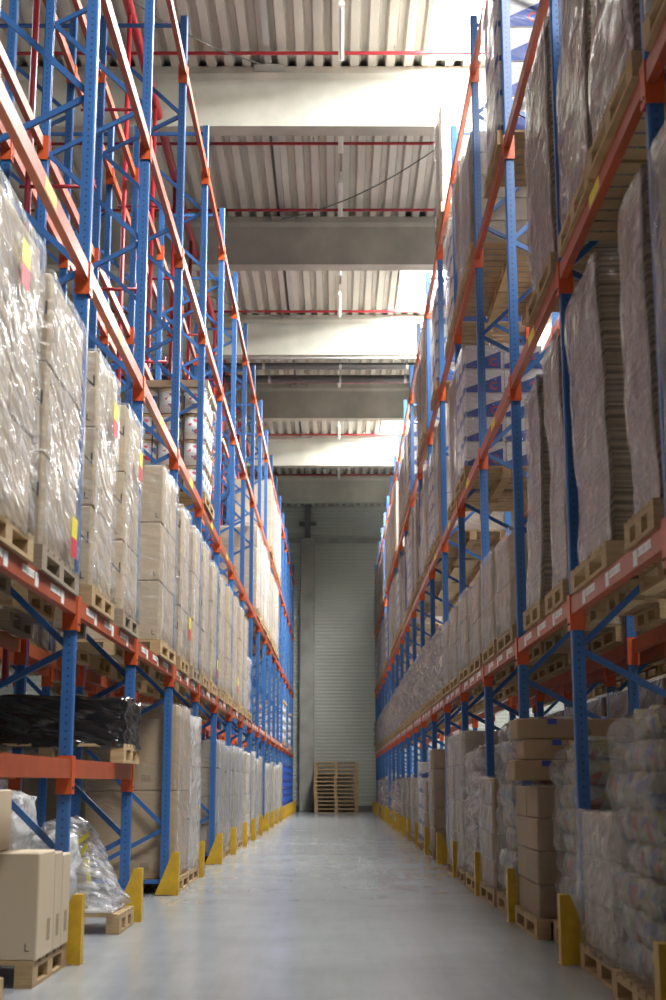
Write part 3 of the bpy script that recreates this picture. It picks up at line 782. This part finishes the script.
# --- left, third level
for n, sl in ((9,1),(10,0),(10,1),(11,0),(11,1)):
    place('c', 'left', 3, n, sl, 1.95+R.uniform(-.08,.06), tiers=3, cols=(2,2))
# --- left floor
place('c', 'left', 0, 2, 0, 1.90, tiers=2, cols=(1,2), dx=.03, look='big brown cartons in loose film', film_h=.95, cm='carton_mid', detail=1)
place('c', 'left', 0, 2, 1, 1.85, tiers=3, dx=.02, fm='film_loose')
for n, sl in ((4,0),(4,1),(5,0),(5,1)):
    place('c', 'left', 0, n, sl, 1.68+R.uniform(-.05,.02), tiers=4, cm='carton_grey', fm='film_grey', look='greyish cartons in grey film')
for n in range(6, 13):
    for sl in (0,1):
        if (n,sl) in ((6,0),(8,1)): continue
        place('c', 'left', 0, n, sl, 1.62+R.uniform(-.12,.1), tiers=4, cm='carton_pale' if (n+sl) % 2 else 'carton_grey', fm='film_loose' if n % 2 else 'film', look='pale cartons in film')
# --- right, first level
place('s','right',1,-1,0,1.85,seed=1,wy=.7,dy=-.22); place('s','right',1,-1,1,1.85,seed=2,dy=-.03); place('s','right',1,0,0,1.88,seed=3,wy=.86,dy=-.17); place('s','right',1,0,1,1.86,seed=4,wy=.86,dy=-.38)
place('c','right',1,1,0,.98,tiers=2,fm='film_dim'); place('c','right',1,1,1,1.02,tiers=2,fm='film_dim')
place('c','right',1,2,0,.98,tiers=2,fm='film_dim'); place('c','right',1,2,1,1.0,tiers=3,fm='film_dim'); place('c','right',1,3,0,1.02,tiers=2,fm='film_dim')
place('c','right',1,3,1,.95,tiers=3,fm='film_dim')
for n in range(4, 17):
    for sl in (0,1): place('k','right',1,n,sl, 1.22 if n > 4 else 1.15, seed=(n*2+sl) % 5, rows=4)
# --- right, second level
place('s','right',2,-1,0,1.95,seed=5); place('s','right',2,-1,1,1.95,seed=6); place('s','right',2,0,0,1.95,seed=7)
place('b','right',2,2,1,1.62)
ks = ['s','c','b','c','s','c','c','b']
i = 0
for n in range(3, 17):
    for sl in (0,1):
        if (n,sl) in ((3,1),(8,0),(11,1)): continue
        k_ = ks[i % 8]; i += 1
        if k_ == 's': place('s','right',2,n,sl,1.8+R.uniform(-.1,.1),seed=i % 6)
        elif k_ == 'b': place('b','right',2,n,sl,1.6)
        else: place('c','right',2,n,sl,1.75+R.uniform(-.1,.15),fm='film_dim',cm='carton_grey')
# --- right, third level
place('b','right',3,1,0,1.9,tiers=5)
place('c','right',3,2,0,1.5,tiers=5,cm='carton_grey',fm='film_grey'); place('s','right',3,2,1,1.75,seed=2); place('b','right',3,3,0,1.6)
for n in range(4, 17):
    for sl in (0,1):
        if (n,sl) in ((4,1),(6,0),(6,1),(9,0),(12,1)): continue
        if (n+sl) % 3 == 1 and n < 8: place('b','right',3,n,sl,1.62)
        else: place('c','right',3,n,sl,1.7+R.uniform(-.1,.2),cm='carton_pale' if n % 2 else 'carton_grey',fm='film_dim')
place('c','right',4,3,1,1.8,cm='carton_pale',tiers=4)
# --- right floor
RX = -.07
place('bt','right',0,-1,0,1.48,dx=-.05,dy=.02,rows=8,bulge=.035,seed=1)
place('c','right',0,-1,1,.93,tiers=3,cm='carton_pale',fm='film_dim',dx=-.01,look='short tan carton stack in milky film')
place('bt','right',0,0,0,1.40,dx=.06,dy=-.02,rows=8,bulge=.035,seed=2)
D = place('c','right',0,0,1,1.08,tiers=4,cm='carton_dark',fm='film_side',dx=RX,look='brown cartons in clear film with loose boxes on top')
for sx, sz in ((-.22,.86),(-.16,.62),(-.16,.55),(-.08,.25)):
    link('blue_sticker', cached('bst', lambda: MB().box(-.035,.035,-.0015,0,-.04,.0).mesh('blue_sticker', M['bluetape'])), (sx,-.628,sz), D.t)
place('bt','right',0,1,0,1.66,dx=RX+.02,rows=8,bulge=.035,seed=3)
place('c','right',0,1,1,1.15,tiers=4,cm='carton_dark',dx=RX,fm='film')
place('k','right',0,2,0,1.5,dx=RX,rows=5,seed=1); place('c','right',0,2,1,1.68,tiers=4,cm='carton_grey',dx=RX,fm='film_dim'); place('c','right',0,3,0,1.68,tiers=4,cm='carton_pale',dx=RX,fm='film_dim')
place('c','right',0,4,1,1.6,tiers=5,cm='carton_dark',dx=RX); place('c','right',0,5,0,1.12,tiers=4,cm='carton_dark',dx=RX); place('b','right',0,5,1,1.45,dx=RX)
place('c','right',0,6,1,1.2,tiers=4,cm='carton_grey',dx=RX); place('c','right',0,7,0,1.2,tiers=4,cm='carton_dark',dx=RX,fm='film_dim'); place('c','right',0,8,0,1.2,tiers=4,cm='carton_grey',dx=RX)
place('k','right',0,9,0,1.25,rows=4,seed=2,dx=RX); place('k','right',0,10,0,1.2,rows=4,seed=3,dx=RX); place('k','right',0,12,0,1.35,rows=4,seed=4,dx=RX); place('k','right',0,13,1,1.3,rows=4,seed=1,dx=RX); place('c','right',0,15,0,1.2,dx=RX)

# --- the rows carry on unseen beside and behind the camera, added to block daylight
for n in range(-6, -1):
    k_ = -1-n
    for side, out in (('left',-1),('right',1)):
        frame(side, n, FX[side], out, 'unseen blue rack frame beside the camera on the %s, %s toward the dock' % (side, ORD[k_-1]), 'rack frames beside and behind the camera')
        for l in (1,2,3,4):
            beam(FX[side], out, n, *LV[l], 'unseen orange beam beside the camera, %s rack, %s level, %s bay toward the dock' % (side, LVN[l], ORD[k_-1]), 'orange beams beside and behind the camera')
            beam(FX[side]+out*DEP, -out, n, *LV[l], 'unseen orange rear beam beside the camera, %s rack, %s level, %s bay toward dock' % (side, LVN[l], ORD[k_-1]), 'orange beams beside and behind the camera')
    for l in (0,1,2,3):
        for sl in (0,1):
            load_cartons('unseen tan cartons beside the camera, right %s, %s bay toward the dock, %s place' % (('floor','first level','second level','third level')[l], ORD[k_-1], ('nearer','farther')[sl]), XC['right'], YN(n)+SL[sl], LZ[l], -1, 1.75, cm='carton_grey', fm='film_dim', group='carton loads beside and behind the camera')
            if l < 2: load_cartons('unseen tan cartons beside the camera, left %s, %s bay toward the dock, %s place' % (('floor','first level')[l], ORD[k_-1], ('nearer','farther')[sl]), XC['left'], YN(n)+SL[sl], LZ[l], 1, 1.75, cm='carton', group='carton loads beside and behind the camera')

# --- loads in the rows behind (only what shows through), dark card imitates shade
def back(kind, side, l, n, sl, h, cm='carton'):
    out = -1 if side == 'left' else 1
    x = XC[side]+out*(DEP+GAP); y = YN(n)+SL[sl]; z = LZ[l]
    if not in_view(x-.5, x+.5, y-.6, y+.6, z, z+h): return
    load_cartons(lab('brown cartons', side, l, n, sl, 'rear row '), x, y, z, -out, h, cm=cm, group='carton loads in the rear row at the '+side)
for n in range(0, 9):
    for sl in (0,1):
        if (n+sl) % 3 != 2: back('c','left',0,n,sl,1.5+R.uniform(-.2,.3), 'carton_dark')
        if n < 5 and (n+sl) % 2 == 0: back('c','left',1,n,sl,1.1)
for n in range(-1, 5):
    for sl in (0,1):
        back('c','right',0,n,sl,1.98, 'carton_dark')
        back('c','right',1,n,sl,1.95, 'carton_dark')
        if n < 3 and n > -1: back('c','right',2,n,sl,1.6, 'carton_grey')

# ------------------------------------------------------------------ foreground left: loose goods on the floor
def pallet_thing(label, x, y, z, wx, wy, group=None, nb_=5, rz=0):
    t = thing('wooden_pallet', label, 'pallet', (x, y, z+.0005), rz, group)
    for i in range(nb_):
        bw = min(.145, wy/nb_*.85); yy = -wy/2+bw/2+(wy-bw)*i/(nb_-1)
        link('deck_board', cached(('db',wx,bw), lambda: MB().box(-wx/2,wx/2,-bw/2,bw/2,.1225,.144).mesh('deck_board', M['wood'])), (0,yy,0), t)
    for xx in (-wx/2+.05, 0, wx/2-.05):
        link('stringer_board', cached(('sb',wy), lambda: MB().box(-.05,.05,-wy/2,wy/2,.1005,.122).mesh('stringer_board', M['wood'])), (xx,0,0), t)
        link('bottom_board', cached(('bb',wy), lambda: MB().box(-.05,.05,-wy/2,wy/2,0,.0215).mesh('bottom_board', M['wood'])), (xx,0,0), t)
        for yy in (-wy/2+.07, 0, wy/2-.07):
            link('block', cached('blk', lambda: MB().box(-.05,.05,-.07,.07,.022,.1).mesh('block', M['wood'])), (xx,yy,0), t)
    return t
pallet_thing('bare wooden pallet cut off by the lower left corner of the photo', -2.27, 6.85, 0, 1.2, .9)
pallet_thing('wooden pallet under the big tan cartons in the left foreground', -2.26, 8.42, 0, 1.2, .96)
CG = 'big tan cartons on the foreground pallet'
def box_thing(name, label, x, y, z, wx, wy, h, m='carton', group=None, rz=0, cat='carton'):
    t = thing(name, label, cat, (x, y, z+.001), rz, group)
    link('box_body', carton_mesh(wx, wy, h, m), parent=t)
    link('packing_tape', cached(('pt',round(wx,3),round(wy,3),round(h,3)), lambda: MB().box(-.03,.03,-wy/2+.01,wy/2-.01,h,h+.0012).mesh('packing_tape', mat('brown_packing_tape', (.42,.3,.17), .3))), parent=t)
    return t
zc = PH
for i, (cy, wy, lb) in enumerate(((8.16,.44,'nearest big tan carton on the left foreground pallet, long code print'), (8.50,.23,'narrow tan carton behind the nearest big carton, left foreground pallet'), (8.745,.25,'farthest tan carton on the left foreground pallet, beside the yellow guard'))):
    t = box_thing('large_carton', lb, -2.235, cy, zc, 1.18, wy-.006, .575-.02*i, 'carton', CG)
    if i == 0:
        codes(t, .15, -wy/2+.002, .07, .12, .10); codes(t, -.35, -wy/2+.002, .1, .16, .12)
        front_text(t, 'L', .52, -wy/2+.002, .05, .06)
    e = 1.18/2+.0008
    c = link('printed_code', cached('sidecode', lambda: MB().box(0,.001,-.04,.04,0,.12).mesh('printed_code', M['code'])), (e, 0 if i else .08, .08), t)
t = box_thing('small_carton', 'small tan carton standing on the big foreground cartons at the left edge', -2.14, 8.12, zc+.578, .50, .30, .34)
codes(t, .1, -.149, .05, .08, .09)
t = box_thing('small_carton', 'small tan carton behind the small box on the foreground cartons', -2.30, 8.62, zc+.558, .5, .3, .28)
# load behind the first post
pallet_thing('wooden pallet beneath the white film bundle beside the first yellow guard', -2.32, 9.49, 0, 1.2, .72, rz=0.0)
t = thing('film_bundle', 'tall white film-wrapped bundle behind the big foreground cartons', 'bundle', (-2.33, 9.5, PH+.001))
link('carton', carton_mesh(.55, .6, .78, 'carton_pale'), (-.05,0,0), t)
link('loose_film', wobble(-.36,.26,-.34,.34,.0,.86,.05,.09,3.3,freq=7).mesh('loose_film', M['film_loose'], True), parent=t)
t = thing('film_bundle', 'drooping white film bundle squeezed beside the first yellow guard', 'bundle', (-1.87, 9.48, PH+.001))
link('carton', carton_mesh(.12, .45, .5, 'carton_white'), parent=t)
link('loose_film', wobble(-.1,.1,-.27,.27,.0,.6,.05,.07,9.1,freq=8).mesh('loose_film', M['film_loose'], True), parent=t)
pallet_thing('wooden pallet under the slumped film-covered cartons at the left', -2.21, 11.08, 0, 1.2, .74)
t = thing('slumped_carton_load', 'slumped cartons under loose clear film with yellow tape', 'bundle', (-1.95, 11.06, PH+.001))
link('grey_tray', MB().cbox(-.5,.28,-.33,.33,0,.03,.008).mesh('grey_tray', M['carton_white']), parent=t)
link('carton', carton_mesh(.30,.4,.36,'carton_pale'), (-.10,-.06,.032), t, .2)
link('carton', carton_mesh(.24,.3,.2,'carton'), (-.12,0,.395), t, -.3)
link('carton', carton_mesh(.2,.3,.26,'carton_pale'), (-.38,.05,.032), t, .1)
def slump():
    me = wobble(-.5,.3,-.38,.38,.03,.66,.05,.07,5.2,freq=7)
    vs = []
    for x,y,z in me.v:
        k = max(0,(z-.03)/.63); x2 = -.16+(x+.16)*(1-.62*k); vs.append((x2, y*(1-.5*k), z))
    me.v = vs; return me.mesh('loose_film', M['film'], True)
link('loose_film', slump(), parent=t)
for px, pz, rz_ in ((.02,.42,.5),(.08,.3,-.2),(.0,.52,.9)):
    q = link('yellow_tape', MB().box(-.015,.015,-.003,.003,-.09,.09).mesh('yellow_tape', M['signal_yellow']), (px,-.34+.2*pz,pz), t); q.rotation_euler = (0,rz_,0)
# black wrapped load on the low beams
t = thing('black_wrapped_load', 'low black film-wrapped load on a pallet resting on the low orange beams', 'pallet load', (-2.22, 11.17, LOW[1]+.001))
link('pallet', pallet_mesh(1.2, .86, 5).mesh('pallet', M['wood']), parent=t)
link('wrapped_goods', wobble(-.57,.55,-.41,.41,PH,.48,.07,.02,2.0,freq=5).mesh('wrapped_goods', M['black'], True), parent=t)
link('stretch_wrap', wobble(-.6,.6,-.435,.44,PH-.03,.50,.045,.04,6.0,freq=5,fz=2.5).mesh('stretch_wrap', M['film_black'], True), parent=t)
# loose boxes on top of the brown carton load at the right
zt = 1.08+.036
for j, (dx_, dz_, w_, lb) in enumerate(((-.22,0,.52,'lowest brown box with blue tape on the brown carton load at the right'), (-.16,.152,.50,'middle brown box with blue tape on the brown carton load at the right'), (-.21,.304,.48,'topmost brown box with blue tape on the brown carton load at the right'))):
    x = XC['right']+RX+dx_-.12; y = YN(0)+SL[1]-.33
    t = box_thing('brown_box', lb, x, y, zt+dz_, w_, .4, .149, 'carton_dark', 'brown boxes on the carton load')
    link('blue_sticker', cached('bst', lambda: MB().box(-.035,.035,-.0015,0,-.04,.0).mesh('blue_sticker', M['bluetape'])), (.02*j-.02,-.2,.145), t)
    x2 = x+.54
    t = box_thing('brown_box', ['lower','middle','upper'][j]+' brown box stacked beside the blue-taped boxes at the right', x2, y, zt+dz_, .46, .4, .149, 'carton_dark', 'brown boxes on the carton load')
# blue tape marks are on the load below too
# ------------------------------------------------------------------ stacked blue bins, left floor, far bays
def bin_mesh():
    m = MB(); wx, wy, h = .46, .36, .24; t = .012
    def ring(z, s, q): return [(-wx/2*s+q,-wy/2*s+q,z),(wx/2*s-q,-wy/2*s+q,z),(wx/2*s-q,wy/2*s-q,z),(-wx/2*s+q,wy/2*s-q,z)]
    vs = ring(0,.76,0)+ring(h-.05,.88,0)+ring(h-.05,1,0)+ring(h,1,0)+ring(h,1,.03)+ring(.02,.76,.012)
    fs = [(3,2,1,0)]
    for k in range(5):
        for i in range(4): j = (i+1) % 4; fs.append((k*4+i,k*4+j,k*4+4+j,k*4+4+i))
    fs.append((20,21,22,23))
    m.add(vs, fs)
    for yy in (-.1,0,.1): m.box(wx/2*.86,wx/2*.97,yy-.008,yy+.008,.03,h-.03)
    return m.mesh('plastic_bin', M['bin'])
bm_ = bin_mesh()
for n in (13,14,15,16):
    for q in range(6):
        for k in range(7):
            o = link('plastic_bin', bm_, (-1.92, YN(n)+.3+q*.41, k*.242+.001))
            tag(o, 'blue plastic bin, %s in its stack, %s stack of the %s bay left' % ('lowest' if k == 0 else 'topmost' if k == 6 else ORD[k]+' up', ORD[q], bayname(n)), 'bin', 'blue bins stacked on the floor far left')
# ------------------------------------------------------------------ stack of pallets at the end wall
def long_pallet(label, x, y, z, group):
    t = thing('wooden_pallet', label, 'pallet', (x, y, z+.0005), 0, group); wx, wy = 1.64, 1.2
    for i in range(6):
        link('deck_board', cached('ldb', lambda: MB().box(-wx/2,wx/2,-.08,.08,.118,.1435).mesh('deck_board', M['wood'])), (0,-wy/2+.08+i*(wy-.16)/5,0), t)
    for xx in (-wx/2+.06, 0, wx/2-.06):
        link('stringer_board', cached('lsb', lambda: MB().box(-.06,.06,-wy/2,wy/2,.098,.1175).mesh('stringer_board', M['wood'])), (xx,0,0), t)
        for yy in (-wy/2+.07, 0, wy/2-.07):
            link('block', cached('lblk', lambda: MB().box(-.06,.06,-.07,.07,.0255,.0975).mesh('block', M['wood'])), (xx,yy,0), t)
    for yy in (-wy/2+.07, 0, wy/2-.07):
        link('bottom_board', cached('lbb', lambda: MB().box(-wx/2,wx/2,-.07,.07,0,.025).mesh('bottom_board', M['wood'])), (0,yy,0), t)
for k in range(13):
    where = 'lowest' if k == 0 else 'topmost' if k == 12 else ORD[k]+' from the bottom'
    long_pallet('bare wooden pallet in the front stack at the end wall, %s' % where, -.015+(-.03 if 4 <= k < 9 else 0.0)+R.uniform(-.012,.012), 54.0, k*.1445, 'pallets stacked at the end wall')
for k in range(13):  # second stack added behind to darken the gaps of the front one
    where = 'lowest' if k == 0 else 'topmost' if k == 12 else ORD[k]+' from the bottom'
    long_pallet('bare wooden pallet in the added rear stack at the end wall, %s' % where, .01+R.uniform(-.02,.02), 55.23, k*.1445, 'pallets stacked at the end wall')
